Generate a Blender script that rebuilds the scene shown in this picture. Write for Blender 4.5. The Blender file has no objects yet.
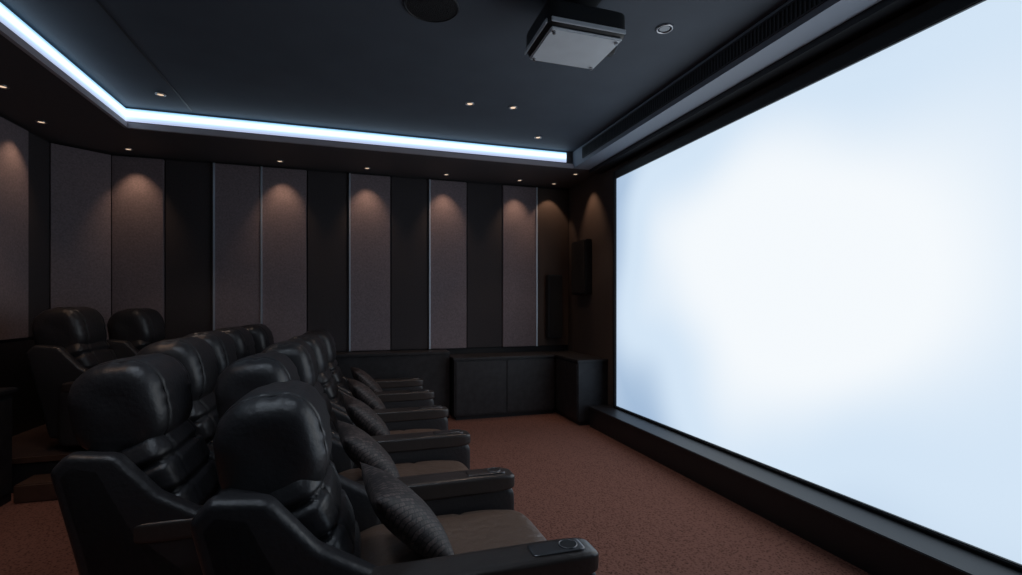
import bpy, bmesh, math, random
from mathutils import Vector, Matrix, noise
random.seed(4)
scene = bpy.context.scene
scene.view_settings.view_transform = 'Standard'
COL = scene.collection

# ---------------------------------------------------------------- materials
def mat(name, color, rough=0.6, metal=0.0, emit=None, estr=0.0, bump=None, bscale=50, bstr=0.2,
        var=0.0, vscale=8, spec=0.5, coat=0.0):
    m = bpy.data.materials.new(name); m.use_nodes = True
    nt = m.node_tree; b = nt.nodes['Principled BSDF']
    b.inputs['Base Color'].default_value = (*color, 1)
    b.inputs['Roughness'].default_value = rough
    b.inputs['Metallic'].default_value = metal
    b.inputs['Specular IOR Level'].default_value = spec
    b.inputs['Coat Weight'].default_value = coat
    if emit:
        b.inputs['Emission Color'].default_value = (*emit, 1)
        b.inputs['Emission Strength'].default_value = estr
    tc = nt.nodes.new('ShaderNodeTexCoord')
    if var > 0:
        n = nt.nodes.new('ShaderNodeTexNoise'); n.inputs['Scale'].default_value = vscale
        n.inputs['Detail'].default_value = 6
        nt.links.new(tc.outputs['Object'], n.inputs['Vector'])
        r = nt.nodes.new('ShaderNodeValToRGB')
        r.color_ramp.elements[0].position = 0.3; r.color_ramp.elements[1].position = 0.7
        r.color_ramp.elements[0].color = (*[c*(1-var) for c in color], 1)
        r.color_ramp.elements[1].color = (*[min(1, c*(1+var)) for c in color], 1)
        nt.links.new(n.outputs['Fac'], r.inputs['Fac'])
        nt.links.new(r.outputs['Color'], b.inputs['Base Color'])
    if bump:
        if bump == 'noise':
            t = nt.nodes.new('ShaderNodeTexNoise'); t.inputs['Detail'].default_value = 8
            out = t.outputs['Fac']
        elif bump == 'voronoi':
            t = nt.nodes.new('ShaderNodeTexVoronoi'); out = t.outputs['Distance']
        t.inputs['Scale'].default_value = bscale
        nt.links.new(tc.outputs['Object'], t.inputs['Vector'])
        bp = nt.nodes.new('ShaderNodeBump'); bp.inputs['Strength'].default_value = bstr
        bp.inputs['Distance'].default_value = 0.02
        nt.links.new(out, bp.inputs['Height'])
        nt.links.new(bp.outputs['Normal'], b.inputs['Normal'])
    return m

M_ceiling = mat('ceiling_paint', (0.095, 0.115, 0.145), 0.75, var=0.06, vscale=3)
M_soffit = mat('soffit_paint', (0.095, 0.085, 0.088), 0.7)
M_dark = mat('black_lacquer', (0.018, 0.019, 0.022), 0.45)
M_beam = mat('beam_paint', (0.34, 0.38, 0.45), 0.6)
M_wall = mat('wall_paint', (0.03, 0.028, 0.03), 0.7)
M_wallbrown = mat('wall_fabric', (0.10, 0.075, 0.065), 0.8, bump='noise', bscale=180, bstr=0.2)
M_lightpanel = mat('fabric_panel_light', (0.29, 0.24, 0.262), 0.9, bump='noise', bscale=220, bstr=0.35, var=0.18, vscale=60)
M_darkpanel = mat('fabric_panel_dark', (0.060, 0.053, 0.058), 0.8, bump='noise', bscale=220, bstr=0.35, var=0.15, vscale=60)
M_metal = mat('brushed_metal', (0.75, 0.84, 0.95), 0.45, 0.6)
M_chrome = mat('chrome', (0.5, 0.5, 0.52), 0.3, 1.0)
M_tray = mat('tray_metal', (0.20, 0.20, 0.21), 0.35, 1.0)
M_cabinet = mat('cabinet_wood', (0.028, 0.027, 0.030), 0.5, var=0.3, vscale=12)
M_wood = mat('step_wood', (0.09, 0.05, 0.035), 0.5, var=0.2, vscale=10)
M_cove = mat('cove_trim_paint', (0.5, 0.46, 0.5), 0.6)
M_lens = mat('lamp_glow', (1, 0.9, 0.8), 0.5, emit=(1, 0.72, 0.5), estr=0.9)
M_leather = mat('black_leather', (0.030, 0.029, 0.032), 0.38, bump='noise', bscale=42, bstr=0.16, spec=0.75)
M_seam = mat('seam_thread', (0.012, 0.011, 0.012), 0.5)
M_armleather = mat('arm_leather', (0.050, 0.041, 0.038), 0.32, bump='noise', bscale=30, bstr=0.12, spec=0.8)
M_leather2 = mat('seat_leather', (0.17, 0.11, 0.082), 0.38, bump='noise', bscale=16, bstr=0.5, spec=0.7)
M_proj_b = mat('projector_body', (0.02, 0.021, 0.023), 0.4)
M_proj_s = mat('projector_silver', (0.82, 0.88, 0.94), 0.4, var=0.04)
M_glass = mat('lens_glass', (0.02, 0.03, 0.06), 0.05, coat=1.0)
M_grille = mat('speaker_grille', (0.012, 0.012, 0.014), 0.8, bump='voronoi', bscale=200, bstr=0.4)
M_darkcarpet = mat('dark_carpet', (0.06, 0.035, 0.03), 0.95, bump='noise', bscale=90, bstr=0.4)

def led_mat():  # LED strip; glow falloff around its core painted into emission by height
    m = bpy.data.materials.new('led_painted_falloff'); m.use_nodes = True
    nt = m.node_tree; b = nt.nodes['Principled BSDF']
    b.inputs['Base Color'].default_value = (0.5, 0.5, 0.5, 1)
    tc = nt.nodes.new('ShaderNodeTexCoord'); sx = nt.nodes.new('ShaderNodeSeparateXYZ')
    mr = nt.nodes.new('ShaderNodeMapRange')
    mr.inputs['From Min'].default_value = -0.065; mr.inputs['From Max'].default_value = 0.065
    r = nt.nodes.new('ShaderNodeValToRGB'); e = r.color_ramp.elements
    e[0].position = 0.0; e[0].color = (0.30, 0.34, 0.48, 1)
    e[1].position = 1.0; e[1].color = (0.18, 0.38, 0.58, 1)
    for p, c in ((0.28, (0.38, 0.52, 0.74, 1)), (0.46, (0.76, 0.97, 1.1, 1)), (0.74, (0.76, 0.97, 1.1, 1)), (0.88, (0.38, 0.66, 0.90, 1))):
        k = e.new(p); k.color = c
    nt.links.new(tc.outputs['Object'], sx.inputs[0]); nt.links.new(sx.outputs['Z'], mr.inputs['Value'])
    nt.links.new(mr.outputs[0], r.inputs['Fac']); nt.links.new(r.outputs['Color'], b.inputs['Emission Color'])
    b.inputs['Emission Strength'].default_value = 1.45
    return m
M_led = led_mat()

def carpet_mat():
    m = mat('carpet', (0.2, 0.1, 0.085), 0.95, spec=0.1)
    nt = m.node_tree; b = nt.nodes['Principled BSDF']
    tc = nt.nodes.new('ShaderNodeTexCoord')
    n1 = nt.nodes.new('ShaderNodeTexNoise'); n1.inputs['Scale'].default_value = 45; n1.inputs['Detail'].default_value = 9
    n1.inputs['Roughness'].default_value = 0.75
    n2 = nt.nodes.new('ShaderNodeTexVoronoi'); n2.inputs['Scale'].default_value = 60
    mx = nt.nodes.new('ShaderNodeMath'); mx.operation = 'ADD'
    r = nt.nodes.new('ShaderNodeValToRGB')
    r.color_ramp.elements[0].position = 0.55; r.color_ramp.elements[1].position = 0.98
    r.color_ramp.elements[0].color = (0.072, 0.032, 0.024, 1)
    r.color_ramp.elements[1].color = (0.275, 0.130, 0.100, 1)
    for n in (n1, n2): nt.links.new(tc.outputs['Object'], n.inputs['Vector'])
    nt.links.new(n1.outputs['Fac'], mx.inputs[0]); nt.links.new(n2.outputs['Distance'], mx.inputs[1])
    nt.links.new(mx.outputs[0], r.inputs['Fac']); nt.links.new(r.outputs['Color'], b.inputs['Base Color'])
    bp = nt.nodes.new('ShaderNodeBump'); bp.inputs['Strength'].default_value = 0.5; bp.inputs['Distance'].default_value = 0.008
    nt.links.new(mx.outputs[0], bp.inputs['Height']); nt.links.new(bp.outputs['Normal'], b.inputs['Normal'])
    return m
M_carpet = carpet_mat()

def pillow_mat():
    m = mat('woven_pillow', (0.1, 0.1, 0.1), 0.55)
    nt = m.node_tree; b = nt.nodes['Principled BSDF']
    tc = nt.nodes.new('ShaderNodeTexCoord')
    mp = nt.nodes.new('ShaderNodeMapping'); mp.inputs['Rotation'].default_value = (math.radians(45), 0, 0)
    ck = nt.nodes.new('ShaderNodeTexBrick'); ck.inputs['Scale'].default_value = 14
    ck.inputs['Color1'].default_value = (0.9, 0.9, 0.9, 1); ck.inputs['Color2'].default_value = (0.35, 0.35, 0.35, 1)
    ck.inputs['Mortar'].default_value = (0, 0, 0, 1); ck.inputs['Mortar Size'].default_value = 0.03
    sw = nt.nodes.new('ShaderNodeSeparateXYZ'); cb = nt.nodes.new('ShaderNodeCombineXYZ')
    no = nt.nodes.new('ShaderNodeTexNoise'); no.inputs['Scale'].default_value = 45
    mx = nt.nodes.new('ShaderNodeMath'); mx.operation = 'MULTIPLY'
    r = nt.nodes.new('ShaderNodeValToRGB')
    r.color_ramp.elements[0].position = 0.1; r.color_ramp.elements[1].position = 0.6
    r.color_ramp.elements[0].color = (0.026, 0.023, 0.024, 1)
    r.color_ramp.elements[1].color = (0.17, 0.125, 0.115, 1)
    nt.links.new(tc.outputs['Object'], mp.inputs['Vector']); nt.links.new(mp.outputs['Vector'], sw.inputs[0])
    nt.links.new(sw.outputs['Y'], cb.inputs['X']); nt.links.new(sw.outputs['Z'], cb.inputs['Y'])
    nt.links.new(cb.outputs[0], ck.inputs['Vector'])
    nt.links.new(tc.outputs['Object'], no.inputs['Vector'])
    nt.links.new(ck.outputs['Color'], mx.inputs[0]); nt.links.new(no.outputs['Fac'], mx.inputs[1])
    nt.links.new(mx.outputs[0], r.inputs['Fac']); nt.links.new(r.outputs['Color'], b.inputs['Base Color'])
    bp = nt.nodes.new('ShaderNodeBump'); bp.inputs['Strength'].default_value = 0.5; bp.inputs['Distance'].default_value = 0.006
    nt.links.new(mx.outputs[0], bp.inputs['Height']); nt.links.new(bp.outputs['Normal'], b.inputs['Normal'])
    return m
M_pillow = pillow_mat()

def screen_mat():
    m = bpy.data.materials.new('lit_projection_screen'); m.use_nodes = True
    nt = m.node_tree; b = nt.nodes['Principled BSDF']
    b.inputs['Base Color'].default_value = (0.05, 0.05, 0.05, 1); b.inputs['Roughness'].default_value = 0.9
    b.inputs['Specular IOR Level'].default_value = 0.0
    tc = nt.nodes.new('ShaderNodeTexCoord')
    mp = nt.nodes.new('ShaderNodeMapping'); mp.vector_type = 'POINT'
    gr = nt.nodes.new('ShaderNodeTexGradient'); gr.gradient_type = 'SPHERICAL'
    mp.inputs['Scale'].default_value = (0.01, 0.34, 0.47)
    mp.inputs['Location'].default_value = (0, 0.0, -0.04)
    no = nt.nodes.new('ShaderNodeTexNoise'); no.inputs['Scale'].default_value = 0.8; no.inputs['Detail'].default_value = 0
    ad = nt.nodes.new('ShaderNodeMath'); ad.operation = 'MULTIPLY_ADD'; ad.inputs[1].default_value = 0.42
    r = nt.nodes.new('ShaderNodeValToRGB'); r.color_ramp.interpolation = 'EASE'
    e = r.color_ramp.elements
    e[0].position = 0.12; e[0].color = (0.36, 0.50, 0.69, 1)
    e[1].position = 0.92; e[1].color = (0.91, 0.95, 0.985, 1)
    k = e.new(0.48); k.color = (0.65, 0.78, 0.92, 1)
    nt.links.new(tc.outputs['Object'], mp.inputs['Vector']); nt.links.new(mp.outputs['Vector'], gr.inputs['Vector'])
    nt.links.new(tc.outputs['Object'], no.inputs['Vector'])
    nt.links.new(no.outputs['Fac'], ad.inputs[0]); nt.links.new(gr.outputs['Fac'], ad.inputs[2])
    nt.links.new(ad.outputs[0], r.inputs['Fac'])
    nt.links.new(r.outputs['Color'], b.inputs['Emission Color'])
    b.inputs['Emission Strength'].default_value = 1.0
    return m
M_screen = screen_mat()

# ---------------------------------------------------------------- helpers
def link(me, name, m=None, parent=None, loc=(0, 0, 0), rot=(0, 0, 0)):
    o = bpy.data.objects.new(name, me); COL.objects.link(o)
    if m and not me.materials: me.materials.append(m)
    o.location = loc; o.rotation_euler = rot
    if parent: o.parent = parent
    return o

def empty(name, loc=(0, 0, 0), rot=(0, 0, 0)):
    o = bpy.data.objects.new(name, None); COL.objects.link(o)
    o.location = loc; o.rotation_euler = rot; o.empty_display_size = 0.2
    return o

def bm_done(bm, name, smooth=False):
    bmesh.ops.recalc_face_normals(bm, faces=bm.faces)
    me = bpy.data.meshes.new(name); bm.to_mesh(me); bm.free()
    if smooth:
        for p in me.polygons: p.use_smooth = True
    return me

def add_box(bm, x0, x1, y0, y1, z0, z1):
    M = Matrix.Translation(((x0+x1)/2, (y0+y1)/2, (z0+z1)/2)) @ Matrix.Diagonal((x1-x0, y1-y0, z1-z0, 1))
    return bmesh.ops.create_cube(bm, size=1, matrix=M)['verts']

def box(name, x0, x1, y0, y1, z0, z1, m, parent=None, bev=0.0):
    bm = bmesh.new()
    hx, hy, hz = (x1-x0)/2, (y1-y0)/2, (z1-z0)/2
    add_box(bm, -hx, hx, -hy, hy, -hz, hz)
    if bev: bmesh.ops.bevel(bm, geom=bm.edges[:], offset=bev, segments=3, affect='EDGES')
    return link(bm_done(bm, name), name, m, parent, (x0+hx, y0+hy, z0+hz))

def puff_mesh(name, size, n=4, seg=22, grooves=(), wrinkle=0.0, wn=9.0, ny=None, pucker=None):
    """superellipsoid cushion; n = XZ roundness, ny = end roundness"""
    ny = ny or n
    bm = bmesh.new(); bmesh.ops.create_cube(bm, size=2)
    bmesh.ops.subdivide_edges(bm, edges=bm.edges[:], cuts=seg, use_grid_fill=True)
    for v in bm.verts:
        c = v.co
        q = (abs(c.x)**n + abs(c.z)**n)**(1/n)
        L = (q**ny + abs(c.y)**ny)**(1/ny)
        c = Vector((c.x/L*size[0]/2, c.y/L*size[1]/2, c.z/L*size[2]/2))
        if pucker:
            ang = math.atan2(c.z, c.x)
            for p in pucker:
                g = math.exp(-((abs(c.y)-p)/0.05)**2)
                s = 1+0.018*g*math.sin(ang*17)*(0.5+0.5*math.sin(ang*5+1))
                c.x *= s; c.z *= s
        for ax, p, w, dp in grooves:
            g = math.exp(-((c[ax]-p)/w)**2)
            for k in range(3):
                if k != ax: c[k] *= (1-dp*g)
        if wrinkle:
            c = c*(1+wrinkle*noise.noise(Vector((c.x*wn, c.y*wn*0.6, c.z*wn))))
        v.co = c
    return bm_done(bm, name, True)

def profile_mesh(name, pts, width, bev=0.03):
    bm = bmesh.new()
    a = [bm.verts.new((x, -width/2, z)) for x, z in pts]
    b = [bm.verts.new((x, width/2, z)) for x, z in pts]
    bm.faces.new(a); bm.faces.new(b[::-1])
    for i in range(len(pts)):
        j = (i+1) % len(pts); bm.faces.new((a[i], b[i], b[j], a[j]))
    bmesh.ops.recalc_face_normals(bm, faces=bm.faces)
    bmesh.ops.bevel(bm, geom=bm.edges[:], offset=bev, segments=4, affect='EDGES', profile=0.5)
    return bm_done(bm, name, True)

def cyl_mesh(name, r, h, seg=32, r2=None):
    bm = bmesh.new()
    bmesh.ops.create_cone(bm, cap_ends=True, segments=seg, radius1=r, radius2=r if r2 is None else r2, depth=h)
    bmesh.ops.bevel(bm, geom=[e for e in bm.edges if not e.calc_face_angle(0) < 0.6], offset=min(r, h)*0.15, segments=2, affect='EDGES')
    return bm_done(bm, name)

def ring_mesh(name, r, t, seg=32):
    bm = bmesh.new(); rings = []
    for i in range(seg):
        a = 2*math.pi*i/seg; ring = []
        for j in range(8):
            b = 2*math.pi*j/8; rr = r+t*math.cos(b)
            ring.append(bm.verts.new((rr*math.cos(a), rr*math.sin(a), t*math.sin(b))))
        rings.append(ring)
    for i in range(seg):
        A, B = rings[i], rings[(i+1) % seg]
        for j in range(8): bm.faces.new((A[j], B[j], B[(j+1) % 8], A[(j+1) % 8]))
    return bm_done(bm, name, True)

# ---------------------------------------------------------------- room
XL, XR, YB, YF = -3.31, 3.2, 7.16, -2.6
ZS, ZC = 3.43, 3.65
box('floor', XL-0.1, XR+0.1, YF-0.1, YB+0.1, -0.1, 0, M_carpet)
box('ceiling', XL-0.1, XR+0.1, YF-0.1, YB+0.1, ZC, ZC+0.1, M_ceiling)
box('wall_back', XL-0.1, XR+0.1, YB, YB+0.1, 0, ZC, M_wall)
box('wall_front', XL-0.1, XR+0.1, YF-0.1, YF, 0, ZC, M_wall)
box('wall_left', XL-0.1, XL, YF, YB, 0, ZC, M_wall)
box('wall_right', XR, XR+0.1, YF, YB, 0, ZC, M_wallbrown)

IXL, IXR, IYB, IYF = -2.30, 2.78, 6.06, -1.6
box('trim_1', XL, IXL, YF, YB, ZS, ZC-0.001, M_soffit)
box('trim_2', IXL, XR, IYB, YB, ZS, ZC-0.001, M_soffit)
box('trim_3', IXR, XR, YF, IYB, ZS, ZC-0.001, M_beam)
box('trim_4', IXL, IXR, YF, IYF, ZS, ZC-0.001, M_soffit)
box('trim_5', 3.02, XR, YF, IYB, ZS-0.05, ZS, M_dark)
cove = empty('cove_light')
box('lip_left', IXL, IXL+0.035, IYF, IYB, ZS-0.005, ZS+0.05, M_cove, cove)
box('lip_back', IXL, IXR, IYB-0.035, IYB, ZS-0.005, ZS+0.05, M_cove, cove)
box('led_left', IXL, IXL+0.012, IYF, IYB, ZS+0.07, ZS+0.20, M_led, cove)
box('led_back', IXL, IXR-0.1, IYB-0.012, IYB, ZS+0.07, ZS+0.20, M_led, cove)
box('trim_6', -1.68, -1.665, IYF, IYB-0.05, ZC-0.004, ZC, M_dark)
bm = bmesh.new()
add_box(bm, IXR-0.012, IXR, 0.0, 5.75, ZS+0.05, ZS+0.06)
add_box(bm, IXR-0.012, IXR, 0.0, 5.75, ZC-0.045, ZC-0.03)
y = 0.0
while y < 5.75:
    add_box(bm, IXR-0.010, IXR, y, y+0.014, ZS+0.06, ZC-0.045); y += 0.035
M_slat = mat('vent_slat_paint', (0.07, 0.075, 0.085), 0.6)
link(bm_done(bm, 'air_vent_grille'), 'air_vent_grille', M_slat)
box('trim_7', IXR-0.003, IXR, 0.0, 5.75, ZS+0.05, ZC-0.03, M_dark)

W = (3.2+2.84)/11
kinds = 'LDLLDLDLDLD'
bx = [-2.84+W*i for i in range(12)]
panels = empty('acoustic_wall_panels')
for i, k in enumerate(kinds):
    t = 0.05 if k == 'L' else 0.03
    m = M_lightpanel if k == 'L' else M_darkpanel
    if i == 10: m = M_wallbrown
    box('panel_%d' % (i+1), bx[i]+0.006, bx[i+1]-0.006, YB-t, YB, 0.95, ZS-0.03, m, panels, 0.006)
for i in (2, 3, 5, 7, 10):
    box('metal_strip_%d' % i, bx[i]-0.010, bx[i]+0.010, YB-0.065, YB, 0.95, ZS-0.03, M_metal, panels)
def quad_prism(name, p, q, thick, z0, z1, m, parent=None):
    d = Vector((q[0]-p[0], q[1]-p[1])); L = d.length; a = math.atan2(d.y, d.x)
    bm = bmesh.new(); add_box(bm, 0, L, -thick, 0, z0, z1)
    return link(bm_done(bm, name), name, m, parent, (p[0], p[1], 0), (0, 0, a))
quad_prism('chamfer_panel', (-3.29, 6.80), (-2.86, 7.13), 0.04, 0.95, ZS-0.03, M_lightpanel, panels)
y1 = 6.80; k = 'D'; i = 0
while y1 > 0:
    y0 = y1-(0.42 if i == 0 else 0.5)
    t = 0.03 if k == 'D' else 0.05
    box('side_panel_%d' % i, XL, XL+t, y0+0.008, y1-0.008, 1.25, ZS-0.03, M_darkpanel if k == 'D' else M_lightpanel, panels, 0.006)
    y1 = y0; k = 'L' if k == 'D' else 'D'; i += 1
box('baseboard_left', XL, XL+0.06, YF, 6.8, 0, 1.22, M_dark)

cab = empty('low_ledge')
box('ledge_body', -2.7, 1.24, 6.82, YB-0.055, 0, 0.90, M_cabinet, cab)
box('ledge_top', -2.7, 1.24, 6.79, YB-0.055, 0.90, 0.94, M_cabinet, cab, 0.006)
cab = empty('low_cabinet')
box('cabinet_body', 1.27, 2.74, 6.62, YB-0.055, 0.06, 0.83, M_cabinet, cab)
box('cabinet_toe', 1.30, 2.74, 6.66, YB-0.055, 0.0, 0.06, M_dark, cab)
box('cabinet_top', 1.25, 2.74, 6.59, YB-0.055, 0.83, 0.865, M_cabinet, cab, 0.006)
for i in range(2):
    a = 1.29+i*0.73
    box('door_leaf_%d' % i, a, a+0.72, 6.605, 6.62, 0.08, 0.81, M_cabinet, cab, 0.004)
cab = empty('side_cabinet')
box('side_body', 2.77, XR-0.005, 5.86, YB-0.055, 0.06, 0.83, M_cabinet, cab)
box('side_toe', 2.80, XR-0.005, 5.89, YB-0.055, 0.0, 0.06, M_dark, cab)
box('side_top', 2.75, XR-0.005, 5.84, YB-0.055, 0.83, 0.865, M_cabinet, cab, 0.006)
for i in range(2):
    a = 5.88+i*0.36
    box('side_leaf_%d' % i, 2.755, 2.77, a, a+0.345, 0.08, 0.81, M_cabinet, cab, 0.004)

sp = empty('wall_speaker')
box('cabinet', 3.10, XR, 6.32, 6.80, 1.74, 2.53, M_dark, sp, 0.01)
box('grille', 3.085, 3.10, 6.34, 6.78, 1.76, 2.51, M_grille, sp, 0.004)
sp = empty('tower_speaker')
box('cabinet', 2.80, 3.03, 6.98, YB-0.035, 1.08, 2.05, M_dark, sp, 0.01)
box('grille', 2.815, 3.015, 6.965, 6.98, 1.10, 2.03, M_grille, sp, 0.004)

SY0, SY1, SZ0, SZ1 = 0.40, 5.57, 0.30, 3.20
scr = empty('projection_screen')
box('screen_surface', XR-0.035, XR-0.02, SY0, SY1, SZ0, SZ1, M_screen, scr)
for nm, a in (('frame_left', (SY1, SY1+0.06, SZ0-0.03, SZ1+0.1)), ('frame_right', (SY0-0.1, SY0, SZ0-0.03, SZ1+0.1)),
              ('frame_top', (SY0, SY1, SZ1, SZ1+0.1)), ('frame_bottom', (SY0, SY1, SZ0-0.03, SZ0))):
    box(nm, XR-0.06, XR, *a, M_dark, scr, 0.008)
box('backing', XR-0.02, XR, SY0, SY1, SZ0, SZ1, M_dark, scr)
st = empty('stage_plinth')
box('plinth_body', 2.90, XR-0.005, YF+0.02, 5.80, 0, 0.24, M_dark, st)
box('plinth_top', 2.88, XR-0.005, YF+0.02, 5.82, 0.24, 0.27, M_dark, st, 0.006)

# ---------------------------------------------------------------- ceiling fittings
def downlight(x, y, z, power=0, r=0.038, aim=None, angle=75, name='recessed_downlight', col=(1, 0.62, 0.40), glow=True, soft=0.02, blend=0.35):
    e = empty(name, (x, y, z))
    link(ring_mesh('trim_ring', r, 0.009), 'trim_ring', M_chrome, e, (0, 0, -0.004))
    link(cyl_mesh('lamp_face', r*0.7, 0.006), 'lamp_face', M_lens if glow else M_glass, e, (0, 0, -0.003))
    if power:
        l = bpy.data.lights.new('lamp', 'SPOT'); l.energy = power; l.color = col
        l.spot_size = math.radians(angle); l.spot_blend = blend; l.shadow_soft_size = soft
        lo = bpy.data.objects.new('lamp', l); COL.objects.link(lo); lo.parent = e
        lo.location = (0, 0, -0.02)
        d = Vector(aim or (0, 0, -1)); lo.rotation_euler = d.to_track_quat('-Z', 'Y').to_euler()
for x in (-2.57, -0.94, 0.13, 1.20, 2.29):
    downlight(x, 6.86, ZS, 10.5, aim=(0, 0.30, -1), angle=70, blend=0.9)
downlight(2.85, 6.9, ZS, 7, aim=(0, 0.30, -1), angle=70)
downlight(-3.02, 6.1, ZS, 9, aim=(-0.30, 0, -1), angle=70, blend=0.9)
downlight(-2.84, 5.2, ZS, 6, aim=(-0.2, 0, -1), angle=70)
downlight(2.93, 6.3, ZS, 12, aim=(0.30, 0, -1), angle=70, blend=0.8)
for x, y in ((1.10, 4.90), (1.55, 4.86), (2.12, 5.64), (-1.83, 5.59)):
    downlight(x, y, ZC, 15, aim=(0, 0, -1), angle=90, soft=0.05, col=(1, 0.72, 0.55))
downlight(2.18, 3.13, ZC, 0, r=0.055, glow=False)
for x, y in ((-2.0, 2.4), (-2.0, 3.9)):  # out-of-view fill spots, added to brighten the left aisle carpet
    downlight(x, y, ZC, 18, aim=(-0.15, 0.1, -1), angle=85, soft=0.06)
for x, y in ((-0.9, 1.2), (0.2, 0.6), (0.2, 2.2), (-0.9, 2.4)):  # added cool fill spots out of view, for highlights on near leather
    downlight(x, y, ZC, 30, aim=(0, 0.35, -1), angle=110, col=(0.74, 0.86, 1.0), soft=0.24, blend=0.8)
e = empty('ceiling_speaker', (0.49, 3.37, ZC))
link(cyl_mesh('grille', 0.18, 0.012, 48), 'grille', M_grille, e, (0, 0, -0.006))
link(ring_mesh('rim', 0.18, 0.008, 48), 'rim', M_dark, e, (0, 0, -0.008))

pr = empty('ceiling_projector', (1.41, 3.055, 3.34))
link(puff_mesh('body', (0.56, 0.47, 0.17), 10, 14), 'body', M_proj_b, pr, (0, 0, 0.085))
def lbox(name, s, loc, m, parent, bev=0.005, rot=(0, 0, 0)):
    bm = bmesh.new(); add_box(bm, -s[0]/2, s[0]/2, -s[1]/2, s[1]/2, -s[2]/2, s[2]/2)
    if bev: bmesh.ops.bevel(bm, geom=bm.edges[:], offset=bev, segments=3, affect='EDGES')
    return link(bm_done(bm, name), name, m, parent, loc, rot)
lbox('under_plate', (0.50, 0.42, 0.02), (0, 0, -0.006), M_proj_s, pr, 0.008)
lbox('side_trim', (0.52, 0.01, 0.03), (0, -0.235, 0.03), M_proj_s, pr, 0.003)
lbox('rear_trim', (0.01, 0.42, 0.03), (-0.281, 0, 0.03), M_proj_s, pr, 0.003)
link(cyl_mesh('lens_barrel', 0.06, 0.06), 'lens_barrel', M_proj_b, pr, (0.30, 0.06, 0.085), (0, math.pi/2, 0))
link(cyl_mesh('lens', 0.045, 0.01), 'lens', M_glass, pr, (0.333, 0.06, 0.085), (0, math.pi/2, 0))
lbox('mount_pole', (0.07, 0.07, 0.12), (0, 0, 0.23), M_proj_b, pr)
lbox('mount_plate', (0.3, 0.25, 0.02), (0, 0, 0.295), M_proj_b, pr)
for i in range(4):
    link(cyl_mesh('foot_%d' % i, 0.012, 0.02, 16), 'foot_%d' % i, M_chrome, pr, ((-0.22 if i % 2 else 0.22), (-0.18 if i < 2 else 0.18), -0.022))

# ---------------------------------------------------------------- recliners
def tilt(a): return (0, a, 0)
HN, HNY, HS, SY = 2.7, 5, (0.40, 0.54, 0.46), 0.17
HEAD = puff_mesh('headrest', HS, HN, 60, grooves=((1, -SY, 0.008, 0.045), (1, SY, 0.008, 0.045)), wrinkle=0.02, wn=9, ny=HNY, pucker=(SY,))
BACKC = puff_mesh('back_cushion', (0.24, 0.60, 0.62), 4, 40, grooves=((2, -0.17, 0.015, 0.18), (2, -0.01, 0.015, 0.18), (2, 0.15, 0.015, 0.18), (1, 0.16, 0.010, 0.09), (1, -0.16, 0.010, 0.09)), wrinkle=0.03)
for me in (HEAD, BACKC): me.materials.append(M_leather)
def seam_ring(y):
    bm = bmesh.new(); rings = []; N = 72
    for i in range(N):
        a = 2*math.pi*i/N
        cx, cz = math.cos(a), math.sin(a)
        q = (abs(cx)**HN+abs(cz)**HN)**(1/HN)
        s = (1-(abs(y)/(HS[1]/2))**HNY)**(1/HNY)
        px, pz = cx/q*s*HS[0]/2*0.965, cz/q*s*HS[2]/2*0.965
        d = Vector((px, 0, pz)).normalized(); ring = []
        for j in range(6):
            b = 2*math.pi*j/6
            ring.append(bm.verts.new(Vector((px, y, pz))+d*0.005*math.cos(b)+Vector((0, 1, 0))*0.005*math.sin(b)))
        rings.append(ring)
    for i in range(N):
        A, B = rings[i], rings[(i+1) % N]
        for j in range(6): bm.faces.new((A[j], B[j], B[(j+1) % 6], A[(j+1) % 6]))
    return bm_done(bm, 'seam', True)
SEAMS = [seam_ring(-SY), seam_ring(SY)]
for s in SEAMS: s.materials.append(M_seam)

def pillow_mesh():
    bm = bmesh.new(); n = 20; s = 0.25; T = 0.085
    def P(i, j, sg):
        u = -1+2*i/n; v = -1+2*j/n
        th = T*max(0, (1-abs(u)**2.6))**0.55*max(0, (1-abs(v)**2.6))**0.55
        k = 0.09
        return (sg*th, u*s*(1-k*(1-v*v)), v*s*(1-k*(1-u*u)))
    g = {}
    for sg in (1, -1):
        for i in range(n+1):
            for j in range(n+1):
                edge = i in (0, n) or j in (0, n)
                if edge and sg == -1: g[(i, j, sg)] = g[(i, j, 1)]
                else: g[(i, j, sg)] = bm.verts.new(P(i, j, sg))
    for sg in (1, -1):
        for i in range(n):
            for j in range(n):
                f = [g[(i, j, sg)], g[(i+1, j, sg)], g[(i+1, j+1, sg)], g[(i, j+1, sg)]]
                bm.faces.new(f if sg == 1 else f[::-1])
    return bm_done(bm, 'throw_pillow', True)
PILLOW = pillow_mesh(); PILLOW.materials.append(M_pillow)

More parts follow.
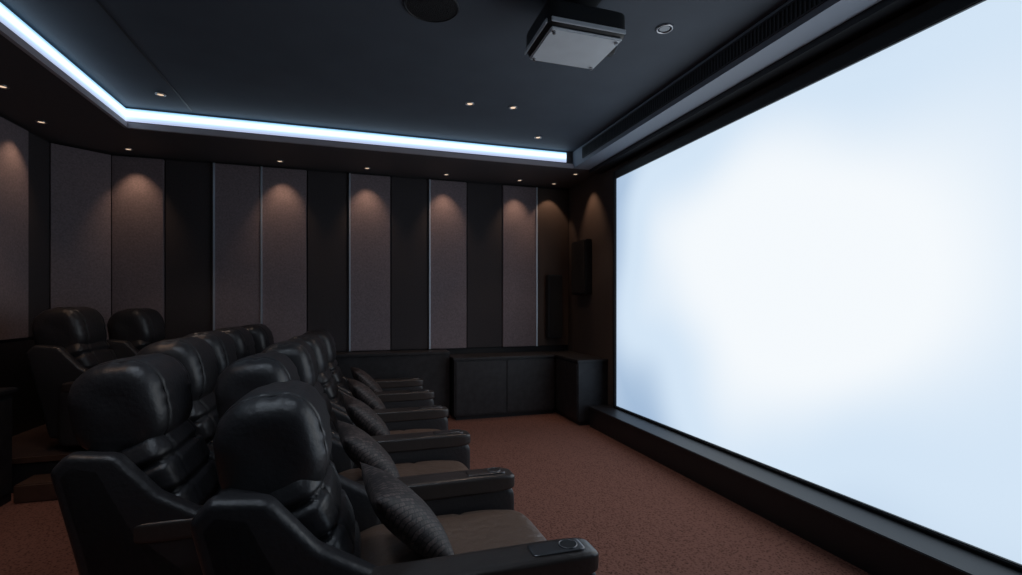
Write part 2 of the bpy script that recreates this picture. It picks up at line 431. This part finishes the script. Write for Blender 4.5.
AW = 0.17
def make_variant(armlen, width):
    """width = arm-centre to arm-centre"""
    v = {}
    inner = width-AW
    ax0 = -0.32; ax1 = armlen
    L = ax1-ax0
    v['shell'] = profile_mesh('shell', [(-0.12, 0.08), (-0.42, 0.12), (-0.50, 0.50), (-0.59, 0.86), (-0.53, 0.93), (-0.40, 0.90), (-0.26, 0.60), (-0.06, 0.40), (0.02, 0.10)], width-0.03, 0.035)
    v['wing'] = profile_mesh('wing', [(0.05, 0.10), (-0.43, 0.12), (-0.51, 0.50), (-0.60, 0.88), (-0.54, 0.95), (-0.36, 0.93), (-0.20, 0.74), (-0.02, 0.63), (0.05, 0.58)], 0.10, 0.03)
    v['arm'] = puff_mesh('arm', (L, AW-0.02, 0.50), 12, 20)
    v['cap'] = puff_mesh('cap', (L-0.01, AW, 0.10), 7, 20, grooves=((0, L/2-0.30, 0.008, 0.05),))
    v['tray'] = puff_mesh('tray', (0.22, 0.10, 0.014), 8, 8)
    v['seat'] = puff_mesh('seat', (ax1-0.02-(-0.12), inner+0.01, 0.20), 5, 28, grooves=((0, 0.10, 0.012, 0.05),), wrinkle=0.03)
    v['foot'] = puff_mesh('foot', (0.10, inner-0.01, 0.30), 5, 14)
    v['base'] = profile_mesh('base', [(-0.3, 0), (ax1-0.12, 0), (ax1-0.12, 0.14), (-0.3, 0.14)], width-0.12, 0.01)
    for k, m in (('shell', M_leather), ('wing', M_leather), ('arm', M_leather), ('cap', M_armleather), ('tray', M_tray), ('seat', M_leather2), ('foot', M_leather), ('base', M_dark)):
        v[k].materials.append(m)
    v['p'] = (ax0, ax1, width)
    return v
CUP = ring_mesh('cup_ring', 0.036, 0.004); CUP.materials.append(M_tray)
CUPW = cyl_mesh('cup_well', 0.034, 0.004); CUPW.materials.append(M_dark)

def recliner(v, x, y, z=0, rot=0.0, head=(0, 0), arms=(-1, 1), adx=0.0, inset=0.0):
    ax0, ax1, w = v['p']
    e = empty('recliner_chair', (x, y, z), (0, 0, rot))
    c = lambda me, nm, loc, r=(0, 0, 0): link(me, nm, None, e, loc, r)
    c(v['base'], 'base', (0, 0, 0))
    c(v['shell'], 'shell', (0, 0, 0))
    c(v['wing'], 'wing_right', (0, -(w/2-0.065), 0))
    c(v['wing'], 'wing_left', (0, (w/2-0.065), 0))
    for s in arms:
        nm = 'right' if s < 0 else 'left'
        ya = s*(w/2-inset)
        c(v['arm'], 'arm_'+nm, ((ax0+ax1)/2+adx, ya, 0.31))
        c(v['cap'], 'arm_cap_'+nm, ((ax0+ax1)/2+0.01+adx, ya, 0.575))
        c(v['tray'], 'cup_tray_'+nm, (ax1-0.16+adx, ya, 0.624))
        c(CUP, 'cup_ring_'+nm, (ax1-0.11+adx, ya, 0.631))
        c(CUPW, 'cup_well_'+nm, (ax1-0.11+adx, ya, 0.631))
    c(v['seat'], 'seat', ((ax1-0.02-0.12)/2, 0, 0.38))
    c(v['foot'], 'footrest', (ax1-0.08, 0, 0.25))
    c(BACKC, 'back_cushion', (-0.24, 0, 0.69), tilt(-0.38))
    hl = (-0.42+head[0], 0, 1.05+head[1])
    c(HEAD, 'headrest', hl, tilt(-0.18))
    for k, s in enumerate(SEAMS): c(s, 'headrest_seam_%d' % k, hl, tilt(-0.18))
    return e

VA = make_variant(0.85, 0.925)
VB = make_variant(0.20, 0.84)
VC = make_variant(0.60, 0.74)
row1 = [(0.07, 2.28, 0.035, -0.03, 0.0), (-0.07, 3.22, -0.05, 0.02, 0.09), (-0.06, 4.16, -0.03, 0.03, 0.03), (-0.04, 5.10, -0.02, 0.02, 0.01), (-0.02, 6.04, 0, 0.02, 0)]
for i, (x, y, hx, hz, ad) in enumerate(row1):
    recliner(VA, x, y, 0, 0, head=(hx, hz), arms=(-1, 1) if i == 4 else (-1,), adx=ad)
    link(PILLOW, 'throw_pillow', None, None, (x+0.14, y-0.06, 0.665), (0, -0.75, 0.12))
row2 = [(-0.66, 2.98), (-0.74, 3.86), (-0.80, 4.74), (-0.80, 5.56), (-0.72, 6.26)]
for i, (x, y) in enumerate(row2):
    recliner(VB, x, y, 0, 0, head=(0, 0.05 if i == 0 else 0.085), arms=(-1, 1) if i == 4 else (-1,), inset=0.09 if i == 0 else 0.0)
pf = empty('seating_platform')
box('riser', XL+0.06, -1.34, 5.22, 6.785, 0, 0.28, M_dark, pf)
box('riser_carpet', XL+0.06, -1.34, 5.22, 6.785, 0.28, 0.29, M_darkcarpet, pf)
box('nosing', XL+0.06, -1.34, 5.20, 5.22, 0.25, 0.295, M_wood, pf)
box('step', -2.62, -2.2, 4.92, 5.19, 0, 0.15, M_wood, pf, 0.01)
recliner(VC, -2.16, 5.68, 0.292, arms=(-1, 1))
recliner(VC, -1.90, 6.32, 0.292, head=(0.04, -0.02), arms=(1,))
cs = empty('side_console')
box('body', XL+0.065, -2.68, 3.9, 5.02, 0.0, 0.88, M_cabinet, cs, 0.005)
box('top', XL+0.065, -2.65, 3.87, 5.05, 0.88, 0.92, M_dark, cs, 0.008)
for i in range(2):
    box('drawer_%d' % i, -2.68, -2.665, 3.93+i*0.55, 4.45+i*0.55, 0.08, 0.84, M_cabinet, cs, 0.004)

# ---------------------------------------------------------------- world & camera
w = bpy.data.worlds.new('World'); scene.world = w; w.use_nodes = True
w.node_tree.nodes['Background'].inputs['Color'].default_value = (0.01, 0.012, 0.016, 1)
cam = bpy.data.cameras.new('Camera'); co = bpy.data.objects.new('Camera', cam); COL.objects.link(co)
co.location = (0, 0, 1.6)
co.rotation_euler = (math.radians(90), 0, -math.atan2(154, 490))
cam.sensor_width = 36; cam.lens = 490/1022*36
cam.shift_y = 16.5/1022; cam.clip_start = 0.05
scene.camera = co
